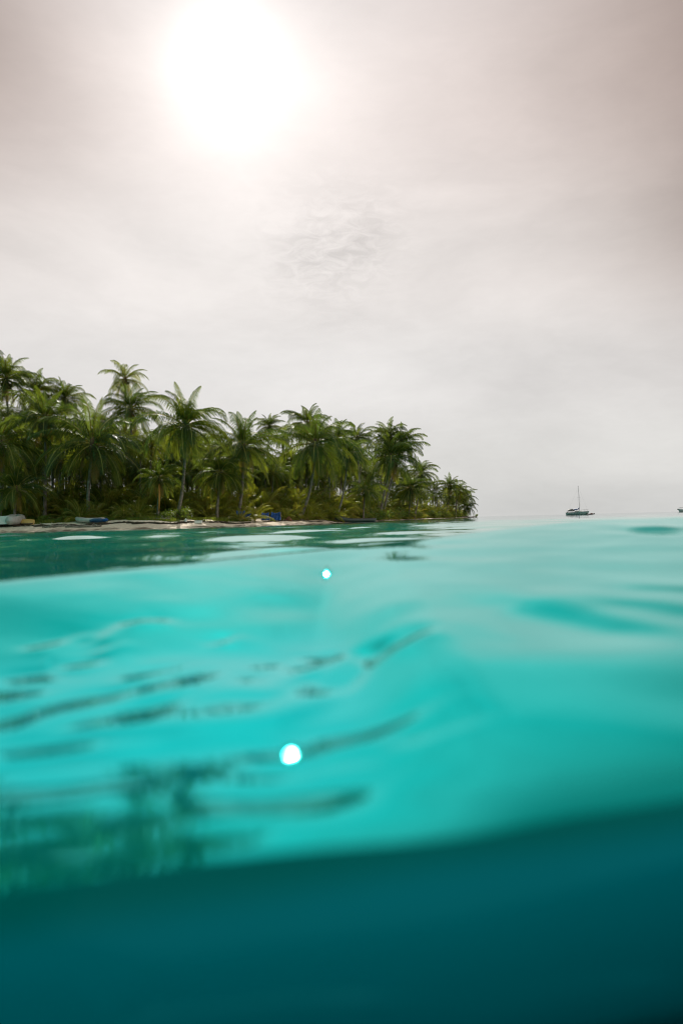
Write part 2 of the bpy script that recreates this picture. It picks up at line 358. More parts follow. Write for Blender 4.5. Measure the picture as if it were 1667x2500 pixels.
# long bright faces of waves on the way to the beach: pixel x, pixel y, half width in pixels, height, depth scale
HUMPS = [(600, 1312, 190, .16, .9), (885, 1288, 75, .13, 1.6), (190, 1311, 60, .085, 1.0), (80, 1325, 70, .07, .7), (30, 1302, 28, .09, 1.6),
         (450, 1298, 40, .06, 1.3), (720, 1345, 120, .05, .5), (1010, 1300, 110, .08, .9), (1060, 1285, 120, .10, 1.6), (760, 1290, 50, .06, 1.5),
         (430, 1375, 160, .03, .35)]
GLINTS = [((710, 1839), .008, .022), ((797, 1401), .014, .08), ((119, 1620), .008, .02)]

def water_z(x, y, hollow=True):
    Yc = smoothed(CR_X, CR_Y, x); Zc = smoothed(CR_X, CR_Z, x)
    lip = LIP_A + LIP_B * np.clip(x, -6, 6)
    left = 1 - sstep(-.15, .38, x)
    zl_L = -.045
    zl = -.045 * left + -.055 * (1 - left)
    dip = lip + .62 * left
    zd = (zl_L - .068) * left + -.055 * (1 - left)
    D = Yc - y; w = .22
    kk = 1 - .40 * left; s1 = (Zc - zd) / np.maximum(kk * (Yc - dip), .4)
    near = Zc - s1 * (np.sqrt(D * D + w * w) - w)
    near = zd + np.logaddexp(0, (near - zd) / .025) * .025
    # raised rim close to the viewer on the left
    tt_ = 1 - (y - lip) / .62; tp = np.logaddexp(0, tt_ / .05) * .05; rim = (.046 * tp + .0217 * tp * tp) * left
    near = near + np.where(left > 0, rim, rim * 1.0)
    far = Zc - .17 * (np.sqrt(D * D + w * w) - w)
    far = np.logaddexp(0, far / .02) * .02
    z = np.where(D > 0, near, far)
    # ---- small ripples of the near water
    r = np.hypot(x, y)
    nearm = sstep(0, .8, D + .2)
    patch = .5 + .5 * np.tanh(sines(x, y, 7, .9, 2.2, 1.0, 21, 60, 60) * 4.0)
    z = z - (1 - left) * .018 * np.exp(-np.clip(y - lip, 0, 5) / .075)      # the water bends down to its edge
    rz_ = left * (1 - sstep(.5, .9, y - lip)) * sstep(-.02, .1, y - lip)
    z = z + rz_ * sines(x, y, 12, .13, .45, .042, 77, 70, 45)
    z = z + nearm * (sines(x, y, 14, .35, 1.1, .016, 5, 70, 50) + sines(x, y, 14, .12, .35, .012, 6, 65, 40) * patch * .45)
    for p0, p1, A, w_ in RIDGES:
        z = z + ridge(x, y, p0, p1, A * .30 * w_ * 2.3, w_ * 2.3) * nearm
    if BLOBS: z = streaks(x, y, z)
    # ---- open water beyond the crest
    fm = 1 - sstep(-1.2, .0, D)
    fm = fm * sstep(1.0, 4.0, r)
    calm = 1 - .55 * sstep(60, 400, r)
    wv = sines(x, y, 16, 2.6, 8.0, .052, 31, 84, 22) + sines(x, y, 16, 1.0, 2.6, .018, 32, 85, 30) * (1 - sstep(40, 90, r))
    wv = wv + sines(x, y, 14, .4, .9, .004, 33, 85, 40) * (1 - sstep(12, 26, r))
    shelter = 1 - .3 * sstep(30, 60, y)
    z = z + fm * wv * calm * shelter
    for px, py, hw, h, dp in HUMPS:
        p = on_plane(px, py, h * .5); lw = hw * .0006 * p.y
        dp = h / .20
        z = z + fm * h * np.exp(-(np.abs(x - p.x - .25 * (y - p.y)) / lw) ** 2.4 - ((y - p.y + .10 * (x - p.x)) / dp) ** 2)
    for (px, py), rad, sl in CALM:                        # smooth flat spots between the ripples
        if not GC: break
        p = on_plane(px, py, GC[(px, py)]); wgt = np.exp(-((x - p.x) ** 2 + ((y - p.y) * .8) ** 2) ** 2 / rad ** 4)
        z = z * (1 - wgt) + wgt * (GC[(px, py)] + sl * (y - p.y))
    for (px, py), rx, ry in GLINTS:
        p = on_plane(px, py, GZ[(px, py)] if GZ else -.05)
        V = (Vector((0, 0, EYE)) - p).normalized(); n = (V + SUN).normalized()
        sx, sy = -n.x / n.z, -n.y / n.z
        u, v = x - p.x, y - p.y
        wgt = np.exp(-((u / (rx * 2.2)) ** 2 + (v / (ry * 2.2)) ** 2) ** 2)
        z0 = GZ[(px, py)] if GZ else 0
        z = z * (1 - wgt) + wgt * (z0 + sx * u + sy * v)
    return z
GZ = {}; GC = {}
CALM = []
_g = GLINTS; GLINTS = []
def _solve(pts):
    res = {}
    for p in pts:
        lo = -.05
        for it in range(16):
            q = on_plane(*p, lo); zz = float(water_z(np.array([q.x]), np.array([q.y]))[0]); lo = .5 * lo + .5 * zz
        res[p] = lo
    return res
BLOBS = make_blobs(); GC = _solve([c[0] for c in CALM]); GZ = _solve([g[0] for g in _g]); GLINTS = _g

def build_sea():
    fr = np.linspace(-R(33), R(33), 860)
    side = R(33) + (np.linspace(0, 1, 90)[1:] ** 1.5) * (math.pi - R(33)); side = side[:-1]
    az = np.concatenate([-side[::-1], fr, side]); n = len(az)
    a = np.clip(az, -R(58), R(58))
    Rl = LIP_A / (np.cos(a) - LIP_B * np.sin(a))
    bl = sstep(R(45), R(75), np.abs(az)); Rl = Rl * (1 - bl) + 1.9 * bl
    rows = []; q = np.array([1, .8, .62, .48, .36, .28, .21, .16, .125, .10, .085, .072, .061, .052, .044, .037, .031, .025, .020, .015, .010, .006, .003])
    for qq in q: rows.append(('in', qq))
    t = np.concatenate([np.geomspace(.004, 9.0, 520), np.geomspace(9.3, 60, 190), np.geomspace(62, 7000, 90)])
    X = []; Y = []; Z = []
    pq = [-.30, -.26, -.10, -.0, .035, .054, .06, .055, .042, .028, .015, .006, 0]      # set-back from the rim (overhangs below)
    pz = [-1.0, -.62, -.46, -.36, -.28, -.21, -.155, -.105, -.068, -.040, -.019, -.006, 0]
    sp = np.linspace(0, 12, 49)[:-1]; pq = smoothed(np.arange(13), pq, sp); pz = smoothed(np.arange(13), pz, sp)
    xl = Rl * np.sin(az); yl = Rl * np.cos(az); zl_ = water_z(xl, yl)
    for q_, z_ in zip(pq, pz):
        r = Rl - q_; X.append(r * np.sin(az)); Y.append(r * np.cos(az)); Z.append(zl_ + z_)
    X.append(xl); Y.append(yl); Z.append(zl_); rim_row = len(X) - 1      # the wall keeps its own rim vertices, so the rim shades as an edge
    X.append(Rl * np.sin(az)); Y.append(Rl * np.cos(az)); Z.append(water_z(X[-1], Y[-1]))
    for tt in t:
        r = Rl + tt; x = r * np.sin(az); y = r * np.cos(az); X.append(x); Y.append(y); Z.append(water_z(x, y))
    X = np.array(X); Y = np.array(Y); Z = np.array(Z); m = X.shape[0]
    # relax the ripples wherever they would throw a sun glint, except at the few real glints
    k0 = 50; k1 = k0 + 470
    def blur(A, n, ax):
        P = np.pad(A, [(n, n) if i_ == ax else (0, 0) for i_ in range(2)], mode='edge'); c = np.cumsum(P, axis=ax)
        c = np.concatenate([np.zeros_like(np.take(c, [0], ax)), c], ax); L_ = A.shape[ax]
        return (np.take(c, range(2 * n + 1, 2 * n + 1 + L_), ax) - np.take(c, range(L_), ax)) / (2 * n + 1)
    x_, y_, z_ = X[k0:k1], Y[k0:k1], Z[k0:k1].copy(); rr = np.hypot(x_, y_)
    keep = np.zeros_like(x_)
    for (gp, rx, ry) in GLINTS:
        p = on_plane(*gp, GZ[gp]); keep = np.maximum(keep, np.exp(-(((x_ - p.x) / (rx * 3)) ** 2 + ((y_ - p.y) / (ry * 3)) ** 2) ** 2))
    for it in range(26):
        dr = np.gradient(z_, axis=0) / np.gradient(rr, axis=0); da = np.gradient(z_, axis=1) / (np.gradient(az)[None, :] * rr)
        sa, ca = np.sin(az)[None, :], np.cos(az)[None, :]
        gx = dr * sa + da * ca; gy = dr * ca - da * sa
        nn = np.stack([-gx, -gy, np.ones_like(gx)], -1); nn /= np.linalg.norm(nn, axis=-1, keepdims=True)
        v = np.stack([x_, y_, z_ - EYE], -1); v /= np.linalg.norm(v, axis=-1, keepdims=True)
        rf = v - 2 * (v * nn).sum(-1, keepdims=True) * nn
        bad = (rf @ np.array(SUN) > math.cos(R(6.5))).astype(float) * (1 - keep)
        if bad.sum() < 4: break
        w_ = np.clip(blur(blur(blur(blur(bad, 9, 0), 14, 1), 5, 0), 8, 1) * 7, 0, 1) * (1 - keep) * sstep(-1, 3, np.arange(k1 - k0))[:, None]
        zb = blur(blur(blur(blur(z_, 7, 0), 12, 1), 4, 0), 7, 1)
        z_ = z_ * (1 - w_) + zb * w_
    print('glint vertices left', bad.sum())
    Z[k0:k1] = z_
    co = np.stack([X, Y, Z], -1).reshape(-1, 3).astype(np.float32)
    i = np.array([q for q in range(m - 1) if q != rim_row])[:, None]; j = np.arange(n)[None, :]; j2 = (j + 1) % n
    f = np.stack([i * n + j, i * n + j2, (i + 1) * n + j2, (i + 1) * n + j], -1).reshape(-1, 4)
    cap = np.arange(n)  # floor of the hollow
    me = bpy.data.meshes.new('sea_water')
    me.vertices.add(len(co) + 1); me.vertices.foreach_set('co', np.append(co, [[0, 0, -1.1]]).astype(np.float32).ravel())
    tri = np.stack([np.full(n, len(co)), (cap + 1) % n, cap], -1)[:, ::-1]
    nl = f.size + tri.size; me.loops.add(nl); me.loops.foreach_set('vertex_index', np.concatenate([f.ravel(), tri.ravel()]).astype(np.int32))
    me.polygons.add(len(f) + n)
    st = np.concatenate([np.arange(len(f)) * 4, len(f) * 4 + np.arange(n) * 3]); me.polygons.foreach_set('loop_start', st.astype(np.int32))
    me.polygons.foreach_set('use_smooth', np.ones(len(f) + n, bool)); me.update(calc_edges=True); me.validate()
    me.materials.append(M['water'])
    tag(link('sea_water', me), kind='structure')
build_sea()

# ------------------------------------------------------------------ island ground
SH = [(-700, 66), (-300, 65), (0, 64), (250, 62), (420, 62), (600, 71), (820, 94), (920, 130), (1000, 178), (1100, 250), (1150, 300)]
def shore_Y(px): return float(np.interp(px, [s[0] for s in SH], [s[1] for s in SH]))
SX = np.array([(p - 833.5) * .0006 * y for p, y in SH] + [58, 30, -120]); SY = np.array([y for p, y in SH] + [345, 420, 430])
def shore_dist(x, y):
    """positive inland distance to the waterline"""
    d = np.full(np.shape(x), 1e9)
    for i in range(len(SX) - 2):
        ax, ay, bx, by = SX[i], SY[i], SX[i + 1], SY[i + 1]
        t = np.clip(((x - ax) * (bx - ax) + (y - ay) * (by - ay)) / ((bx - ax) ** 2 + (by - ay) ** 2), 0, 1)
        d = np.minimum(d, np.hypot(x - ax - t * (bx - ax), y - ay - t * (by - ay)))
    inside = (y > np.interp(x, SX[:11], SY[:11])) & (x < np.interp(y, [0, 300, 345, 420, 500], [1e3, SX[10], 58, 30, 10]))
    return np.where(inside, d, -d)
def ground_z(x, y):
    x = np.asarray(x, float); y = np.asarray(y, float)
    d = shore_dist(x, y) + .25 * np.sin(x * .9 + y * .3) + .12 * np.sin(x * 2.3)
    k = 1 - .40 * sstep(80, 220, y)                      # the beach gets lower along the coast
    z = np.interp(d, [-12, -2, 0, 2.0, 4.2, 5.2, 8, 25, 60], [-2.2, -.35, .0, .40, .74, .88, 1.02, 1.15, 1.2])
    z = np.where(z > 0, z * k, z)
    return z + .03 * np.sin(x * 1.7 + 1) * np.sin(y * 1.3) * (d > .8)
def gz(x, y): return float(ground_z(np.array([x]), np.array([y]))[0])
def build_island():
    xs = np.concatenate([np.arange(-150, -34, 3.0), np.arange(-34, 72, .7)]); ys = np.concatenate([np.arange(52, 140, .6), np.arange(140, 450, 1.8)])
    X, Y = np.meshgrid(xs, ys); Z = ground_z(X, Y); n = len(xs); m = len(ys)
    me = bpy.data.meshes.new('island_ground')
    fs = [(j * n + i, j * n + i + 1, (j + 1) * n + i + 1, (j + 1) * n + i) for j in range(m - 1) for i in range(n - 1)
          if max(Z[j, i], Z[j + 1, i + 1], Z[j, i + 1]) > -1.2]
    me.from_pydata(np.stack([X, Y, Z], -1).reshape(-1, 3).tolist(), [], fs)
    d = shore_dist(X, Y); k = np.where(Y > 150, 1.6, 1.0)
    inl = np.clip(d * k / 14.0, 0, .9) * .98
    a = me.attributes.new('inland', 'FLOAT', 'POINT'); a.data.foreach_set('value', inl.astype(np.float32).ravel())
    me.polygons.foreach_set('use_smooth', [True] * len(me.polygons)); me.materials.append(M['sand'])
    tag(link('sand_beach', me), kind='structure')
build_island()

# ------------------------------------------------------------------ palms
def frond_into(mb, rng, L, az, el, tint, bend=1.0, stations=40, lw=.060, wind=-.12):
    """a feather leaf from the origin: azimuth, starting elevation; gravity bends rachis and leaflets"""
    n = 14; p = Vector((0, 0, 0)); e = el; pts = [p.copy()]; dirs = []
    side_sw = rng.normal() * .25
    for i in range(n):
        t = i / n
        e -= bend * (0.035 + .13 * t) * max(.2, math.cos(e) + .25)
        a = az + side_sw * t * t
        d = Vector((math.cos(e) * math.cos(a), math.cos(e) * math.sin(a), math.sin(e)))
        d.x += wind * t * .5; d.normalize()
        p = p + d * (L / n); pts.append(p.copy()); dirs.append(d)
    dirs.append(dirs[-1])
    mb.tube(pts, [.055 * L / 4 * (1 - .85 * i / n) + .004 for i in range(n + 1)], 4, 1.35 if tint < .6 else tint, False)
    dn = Vector((0, 0, -1)); vs = []; fs = []
    tors = rng.normal() * .35
    for k in range(stations):
        t = .13 + .87 * (k + .5) / stations; f = t * n; i = min(int(f), n - 1); q = pts[i].lerp(pts[i + 1], f - i); d = dirs[i]
        sd = d.cross(dn)
        if sd.length < .2: sd = Vector((-math.sin(az), math.cos(az), 0))
        sd.normalize(); up = sd.cross(d).normalized()
        if up.z < 0 and abs(d.z) < .9: up = -up
        ll = L * (.265 if el < R(50) else .21) * (math.sin(math.pi * min(1, (t * .86 + .14)) ** .8) ** .6) * (.85 + .3 * rng.random())
        for s in (-1, 1):
            if rng.random() < .06: continue
            ang = tors * .5
            b = (sd * s * math.cos(ang) * .8 + up * math.sin(ang) * s + d * (.55 + .5 * t) + up * (.22 + .1 * rng.normal())).normalized()
            w = d * lw * .5 * L / 4
            m1 = q + b * ll * .5 + dn * ll * .05
            b2 = (b + dn * (1.15 + .5 * rng.random()) + Vector((wind * 1.6, 0, 0))).normalized()
            m2 = m1 + b2 * ll * .55
            o = len(vs); vs += [q - w * .6, q + w * .6, m1 + w, m1 - w, m2 + w * .15, m2 - w * .15]
            fs += [(o, o + 1, o + 2, o + 3), (o + 3, o + 2, o + 4, o + 5)]
    mb.add(vs, fs, tint)

def crown_fronds(seed, n=26, L=4.2, droop=1.0, dead=3, stations=40):
    rng = np.random.default_rng(seed); out = []
    for i in range(n):
        f = (i + .5) / n; el = R(84 - 132 * f ** .95 + rng.normal() * 8); az = i * 2.39996 + rng.normal() * .18
        tint = .02 + .30 * f ** 2 + abs(rng.normal()) * .07; ln = L * (.72 + .36 * math.sin(math.pi * min(1, .25 + f * .75))) * (.72 + .28 * min(1, f * 3.5)) * (.9 + .15 * rng.random())
        b = droop * (.75 + .35 * rng.random())
        if i >= n - dead: tint = .78 + .1 * rng.random(); el = R(-42 - 20 * rng.random()); ln *= .8; b *= 1.3
        mb = MB(); frond_into(mb, rng, ln, az, el, tint, b, stations); out.append(mb)
    return out
def joined(mbs):
    j = MB()
    for m_ in mbs: j.add(m_.v, m_.f); j.t[-len(m_.t):] = m_.t
    return j
def heart(seed):
    mb = MB(); mb.tube([(0, 0, -.7), (0, 0, -.25), (0, 0, .1), (0, 0, .6)], [.17, .30, .24, .04], 8, .8)
    rng = np.random.default_rng(seed)
    for k in range(10):
        a = rng.random() * 6.28; mb.tube([(0, 0, -.1), (math.cos(a) * .45, math.sin(a) * .45, -.15 - .5 * rng.random()), (math.cos(a) * .6, math.sin(a) * .6, -.9)], [.05, .035, .01], 4)
    return mb
def nuts(seed):
    mb = MB(); rng = np.random.default_rng(seed)
    for k in range(13):
        a = rng.random() * 6.28; r = .25 + .28 * rng.random(); mb.ellipsoid((math.cos(a) * r, math.sin(a) * r, -.45 - .5 * rng.random()), (.13, .13, .17), 8, 6)
    return mb
HERO = []          # (crown mesh, [frond meshes], nut mesh)
for s in range(6):
    fr_ = crown_fronds(100 + s, 36, 4.2, [1.0, 1.15, .9, 1.25, 1.05, 1.1][s], [3, 2, 4, 3, 5, 2][s], 52)
    HERO.append((heart(s).mesh('crown_heart', M['fibre']), [m_.mesh('frond', M['leaf'], False) for m_ in fr_], nuts(s).mesh('coconuts', M['coconut'])))
fr_ = crown_fronds(170, 24, 4.2, 1.1, 0, 46)
for m_ in fr_: m_.t = [t + .30 if t < 1 else t for t in m_.t]
HERO.append((heart(9).mesh('crown_heart', M['fibre']), [m_.mesh('frond', M['leaf'], False) for m_ in fr_], nuts(9).mesh('coconuts', M['coconut'])))
CROWNS = [joined(crown_fronds(200 + s, 31, 4.2, .85 + .12 * s, 1 + s % 3, 38)).mesh('crown', M['leaf'], False) for s in range(6)]
SMALL = [joined(crown_fronds(300 + s, 22, 4.2, 1.0, 1, 30)).mesh('crown', M['leaf'], False) for s in range(3)]
def young_fronds(seed):
    rng = np.random.default_rng(seed); out = []
    for i in range(15):
        f = (i + .5) / 15; mb = MB(); frond_into(mb, rng, 3.6 * (.8 + .3 * rng.random()), i * 2.4 + rng.normal() * .2, R(84 - 62 * f + rng.normal() * 6), (.25 + .35 * rng.random()), .95, 34, .06); out.append(mb)
    return out
YOUNG = [joined(young_fronds(400 + s)).mesh('fronds', M['leaf'], False) for s in range(4)]
def trunk_mesh(base, top, r0, bow, name='trunk', n=14):
    """tube from base to top (local coordinates), bowed sideways"""
    mb = MB(); pts = []; rd = []; v = Vector(top) - Vector(base)
    for i in range(n + 1):
        t = i / n; o = math.sin(math.pi * t) * .55 + math.sin(math.pi * t * .5) * .0
        p = Vector(base) + v * t + Vector((bow * (math.sin(math.pi * t ** .75)), 0, 0))
        pts.append(p); rd.append(r0 * (1 + .9 * math.exp(-t * 14)) * (1 - .35 * t) * (1 + .03 * math.sin(i * 2.1)))
    mb.tube(pts, rd, 9); return mb.mesh(name, M['trunk'])

def palm(base, crown, scale, label, group=None, hero=None, variant=0, bow=None, cat='palm tree', r0=.17, small=False, stalk=False):
    base = Vector(base); crown = Vector(crown); root = empty('palm_tree', base)
    tag(root, label, cat, group)
    loc = crown - base
    if bow is None: bow = random.uniform(-.5, .5) * loc.z / 12
    link('trunk', trunk_mesh((0, 0, -.3), loc + Vector((0, 0, -.35 * scale)), r0 * (.7 + .3 * scale), bow), root)
    rz = random.random() * 6.28
    if hero is not None:
        h, frs, nt_ = HERO[hero]
        c = link('crown', h, root, loc); c.rotation_euler = (0, 0, rz); c.scale = (scale,) * 3
        for f in frs: link('frond', f, c)
        nn = link('coconut_bunch', nt_, root, loc); nn.scale = (scale,) * 3; nn.rotation_euler = (0, 0, rz)
        if stalk:
            mb = MB(); mb.tube([(.1, -.5, -.6), (.15, -.7, -1.8), (.1, -.75, -3.4)], [.10, .14, .05], 6)
            st = mb.build('dry_flower_stalk', M['spathe'], root, loc)
    else:
        me = (SMALL if small else CROWNS)[variant % (3 if small else 6)]
        c = link('crown', me, root, loc); c.rotation_euler = (random.uniform(-.12, .12), random.uniform(-.12, .12), rz); c.scale = (scale, scale, scale * random.uniform(.9, 1.05))
    return root

random.seed(3)
def px_palm(cpx, cpy, rpx, bpx, Y, label, hero=None, **k):
    if hero is not None: rpx *= 1.15
    c = at(cpx, cpy, Y); b = at(bpx, 1265, Y); b.z = gz(b.x, b.y)
    sc = rpx * .0006 * Y / 3.05
    return palm(b, c, sc, label, hero=hero, **k)
S = shore_Y
FRONT = 'tall coconut palms standing out of the grove'
px_palm(226, 1085, 100, 219, 72, 'big full coconut palm with bright midribs, above the blue and grey beached dinghy', hero=0, bow=-.25)
px_palm(454, 1040, 88, 428, 71, 'tall coconut palm with curved pale trunk, standing beside the white box on the beach', hero=1, bow=.35)
px_palm(594, 1090, 80, 577, 79, 'full coconut palm whose slim trunk rises beside the leftmost blue tarpaulin', hero=2, bow=.3)
px_palm(770, 1085, 84, 727, 91, 'dense round coconut palm with drooping fronds and leaning trunk, left of the dark canoe', hero=3, bow=.6)
px_palm(955, 1117, 62, 926, 142, 'front palm of the leaning three-trunk clump, right of the canoe, with yellowing skirt', hero=4, bow=-.2, r0=.24)
px_palm(947, 1066, 45, 921, 148, 'tallest dark-headed palm of the three-trunk clump right of the canoe', hero=5, bow=-.2, r0=.24)
px_palm(980, 1084, 46, 931, 146, 'rightmost palm of the three-trunk clump, its head hanging out over open sky', hero=0, bow=-.2, r0=.24)
px_palm(872, 1070, 38, 868, 128, 'slim dark palm head against the sky between the round palm and the three-trunk clump', hero=1)
px_palm(111, 1022, 72, 109, 74, 'palm with a straight near-black trunk, between the left edge and the big full palm', hero=2, bow=.05)
px_palm(0, 1082, 92, -6, 72, 'large coconut palm cut by the left edge of the picture, midway up', hero=3)
px_palm(16, 925, 62, 12, 92, 'highest palm at the left edge, dark shaggy head against the sky', hero=4)
px_palm(88, 955, 52, 86, 96, 'tall palm head second from the left edge on the skyline', hero=5)
px_palm(160, 975, 48, 158, 98, 'round shaggy palm head on the skyline left of the tallest lone palm', hero=0)
px_palm(306, 926, 45, 308, 96, 'tallest lone palm with golden hanging fronds against the sky', hero=6, bow=.1)
px_palm(318, 1000, 62, 322, 88, 'wispy wind-blown palm with thin fronds just under the tallest lone palm', hero=4)
px_palm(658, 1040, 30, 660, 118, 'small sunlit yellow-green palm head between the two big middle palms', hero=2)
px_palm(750, 1034, 50, 742, 112, 'dark feathery palm head rising behind the dense round palm', hero=5)
px_palm(823, 1072, 44, 800, 108, 'bushy palm on the right shoulder of the dense round palm', hero=1)
px_palm(848, 1112, 52, 815, 104, 'drooping palm over the dark canoe, its trunk leaning right', hero=3, bow=.5)
px_palm(1027, 1155, 36, 1010, 190, 'pale-tipped palm on the falling skyline right of the three-trunk clump', hero=0)
px_palm(1001, 1192, 42, 995, 178, 'low spreading palm with an orange flower stalk, above the green barrel', hero=2, stalk=True)
px_palm(1097, 1186, 26, 1090, 262, 'first of the small far palms near the island tip, left and highest', hero=4)
px_palm(1117, 1197, 27, 1112, 270, 'middle one of the small far palms near the island tip', hero=5)
px_palm(1134, 1212, 24, 1126, 280, 'outer one of the small far palms near the island tip', hero=0)
px_palm(1140, 1238, 19, 1131, 272, 'little palm leaning out to sea, last on the island tip', hero=3, bow=-.3, r0=.12)
px_palm(891, 1199, 40, 888, 118, 'low flat-topped palm standing behind the stern of the dark canoe', hero=1)
px_palm(389, 1168, 46, 386, 70, 'short palm with a dark slender trunk and an orange stalk, left of the curved-trunk palm', hero=4, stalk=True)
px_palm(538, 1156, 56, 530, 76, 'dark drooping palm in shade between the two big middle palms', hero=5)
px_palm(40, 1195, 60, 36, 70, 'low palm near the left edge with fronds hanging to trunk height', hero=0)
px_palm(690, 1074, 22, 690, 120, 'tiny palm head in the skyline gap left of the dense round palm', hero=3)

SKY_X = [-60, 0, 60, 130, 200, 250, 300, 350, 400, 450, 520, 600, 660, 700, 760, 830, 870, 930, 980, 1010, 1060, 1100, 1130, 1150]
SKY_Y = [930, 935, 960, 990, 1010, 1000, 1020, 1040, 1020, 1030, 1065, 1065, 1075, 1085, 1070, 1090, 1090, 1105, 1120, 1150, 1170, 1190, 1200, 1235]
LEAN = ['leaning left', 'leaning right', 'upright']
random.seed(11)
# filler palms behind the front row: tops kept under the skyline
ZN = [(-99, 60, 'near the left edge'), (60, 150, 'behind the near-black trunk'), (150, 240, 'behind the big full palm'), (240, 330, 'right of the blue and grey dinghy'),
      (330, 410, 'left of the curved-trunk palm'), (410, 520, 'behind the long white box'), (520, 600, 'behind the leftmost tarpaulin'), (600, 700, 'behind the rightmost tarpaulin'),
      (700, 790, 'left of the canoe'), (790, 860, 'behind the canoe bow'), (860, 920, 'behind the canoe stern'), (920, 985, 'behind the three-trunk clump'), (985, 1060, 'behind the green barrel')]
def zone(px):
    for a, b, t in ZN:
        if px < b: return t
    return 'by the island tip'
HW = ['low', 'low', 'mid-height', 'mid-height', 'tall']; RW = ['second row', 'third row', 'fourth row', 'deep shade', 'far rows']
for i in range(270):
    px = -60 + 1190 * ((i * .6180339) % 1) + random.uniform(-8, 8)
    y0 = S(px); row = i % 5; Y = y0 + 17 + row * 5 + random.uniform(-2, 3) if px < 860 else y0 + 15 + row * 8 + random.uniform(-2, 4)
    r = random.uniform(50, 68) * 62 / Y * (1.0 if px < 900 else 1.15)
    top = float(np.interp(px, SKY_X, SKY_Y)) + r * .75; low = 1262 - 15
    if i >= 190: Y = y0 + 44 + random.uniform(0, 8); row = 4
    f = ((i * .7548777) % 1) ** (.95 if row > 1 else .7)
    cpy = min(top + (low - 60 * 62 / y0 - top) * (f * .92), low - 26 * 62 / y0)
    if px < 600 and row < 3: cpy = min(cpy, 1150 + px * .02)
    lean = random.uniform(-24, 18) * 70 / Y; b = px + lean
    o = px_palm(px, cpy, r, b, Y, 'x', variant=i, r0=.15)
    hw = HW[min(4, int((1 - f) * 5))]; lw_ = 'leaning left' if lean > 8 else 'leaning right' if lean < -8 else 'upright'
    o['label'] = hw + ' ' + lw_ + ' palm in the ' + RW[row].replace('deep shade', 'deep shade') + ', ' + zone(px)
    o['group'] = 'crowded palms ' + zone(px)
# young stemless palms of the undergrowth, the inner rows taller
EXTRA = [586, 622, 696, 710, 735, 750, 780]
for k in range(330):
    px = -40 + 1172 * ((k * .7548777) % 1)
    if 230 <= k < 320: px = 720 + 380 * ((k * .618034) % 1)
    if k >= 323: px = EXTRA[k - 323]
    y0 = S(px); rw = k % 5; Y = y0 + (7.0 if px < 860 else 9) + rw * (3.6 if px < 860 else 6) + random.uniform(-.8, 1.2)
    if px < 345 and rw < 2 and k % 3: Y += 22
    if 560 < px < 710 and rw < 2: Y += 12 + 4 * (k % 3)
    if k >= 323: Y = y0 + 4.9; rw = 0
    if rw < 2 and k < 230 and ((px < 560 and k % 3) or (px < 900 and k % 4 == 1)): continue
    p = at(px, 1265, Y); z = gz(p.x, p.y); s = (random.uniform(.45, .85) if rw < 2 else random.uniform(.9, 1.5)) * (1.0 if Y < 130 else 1.2)
    root = empty('young_palm', (p.x, p.y, z)); tag(root, ('small' if s < .6 else 'middling' if s < .85 else 'large' if s < 1.2 else 'very large') + ' stemless palm, ' + ['front', 'second', 'third', 'fourth', 'back'][rw] + ' undergrowth row, ' + zone(px), 'young palm', 'undergrowth palms ' + zone(px))
    c = link('fronds', YOUNG[k % 4], root, (0, 0, .1 + (.8 if rw > 2 else 0))); c.rotation_euler = (0, 0, random.random() * 6.28); c.scale = (s, s, s * random.uniform(.9, 1.25))
    mb = MB(); mb.tube([(0, 0, -.3), (0, 0, (.35 if rw < 3 else 1.1) * s)], [.22 * s, .1 * s], 7); mb.build('stem', M['fibre'], root)

# bushes: leaf clusters on short branches
def bush_mesh(seed, n=900):
    rng = np.random.default_rng(seed); mb = MB(); vs = []; fs = []
    lobes = [(rng.normal(0, .5), rng.normal(0, .4), .35 + .45 * rng.random(), .35 + .3 * rng.random()) for _ in range(8)]
    for k in range(n):
        lx, ly, lz, lr = lobes[k % 8]; d = Vector(rng.normal(size=3)).normalized() * lr * (.65 + .4 * rng.random()); p = Vector((lx, ly, lz)) + d
        if p.z < .02: p.z = .02 + .1 * rng.random()
        a = Vector(rng.normal(size=3)).normalized(); b = a.cross(Vector(rng.normal(size=3))).normalized(); s = .05 + .05 * rng.random()
        o = len(vs); vs += [p - a * s * 1.3, p + b * s * .5, p + a * s * 1.3, p - b * s * .5]; fs.append((o, o + 1, o + 2, o + 3))
    mb.add(vs, fs, .25)
    mb.t = [float(.15 + .4 * abs(noise.noise(Vector(v) * 2))) for v in mb.v]
    return mb.mesh('foliage', M['bush'], False)
def twigs(seed):
    rng = np.random.default_rng(seed); mb = MB()
    for k in range(9):
        a = rng.random() * 6.28; mb.tube([(0, 0, -.1), (math.cos(a) * .3, math.sin(a) * .3, .4), (math.cos(a) * .7, math.sin(a) * .6, .85)], [.03, .02, .008], 4)
    return mb.mesh('branches', M['fibre'])
BUSH = [bush_mesh(s) for s in range(3)]; TW = [twigs(s) for s in range(3)]
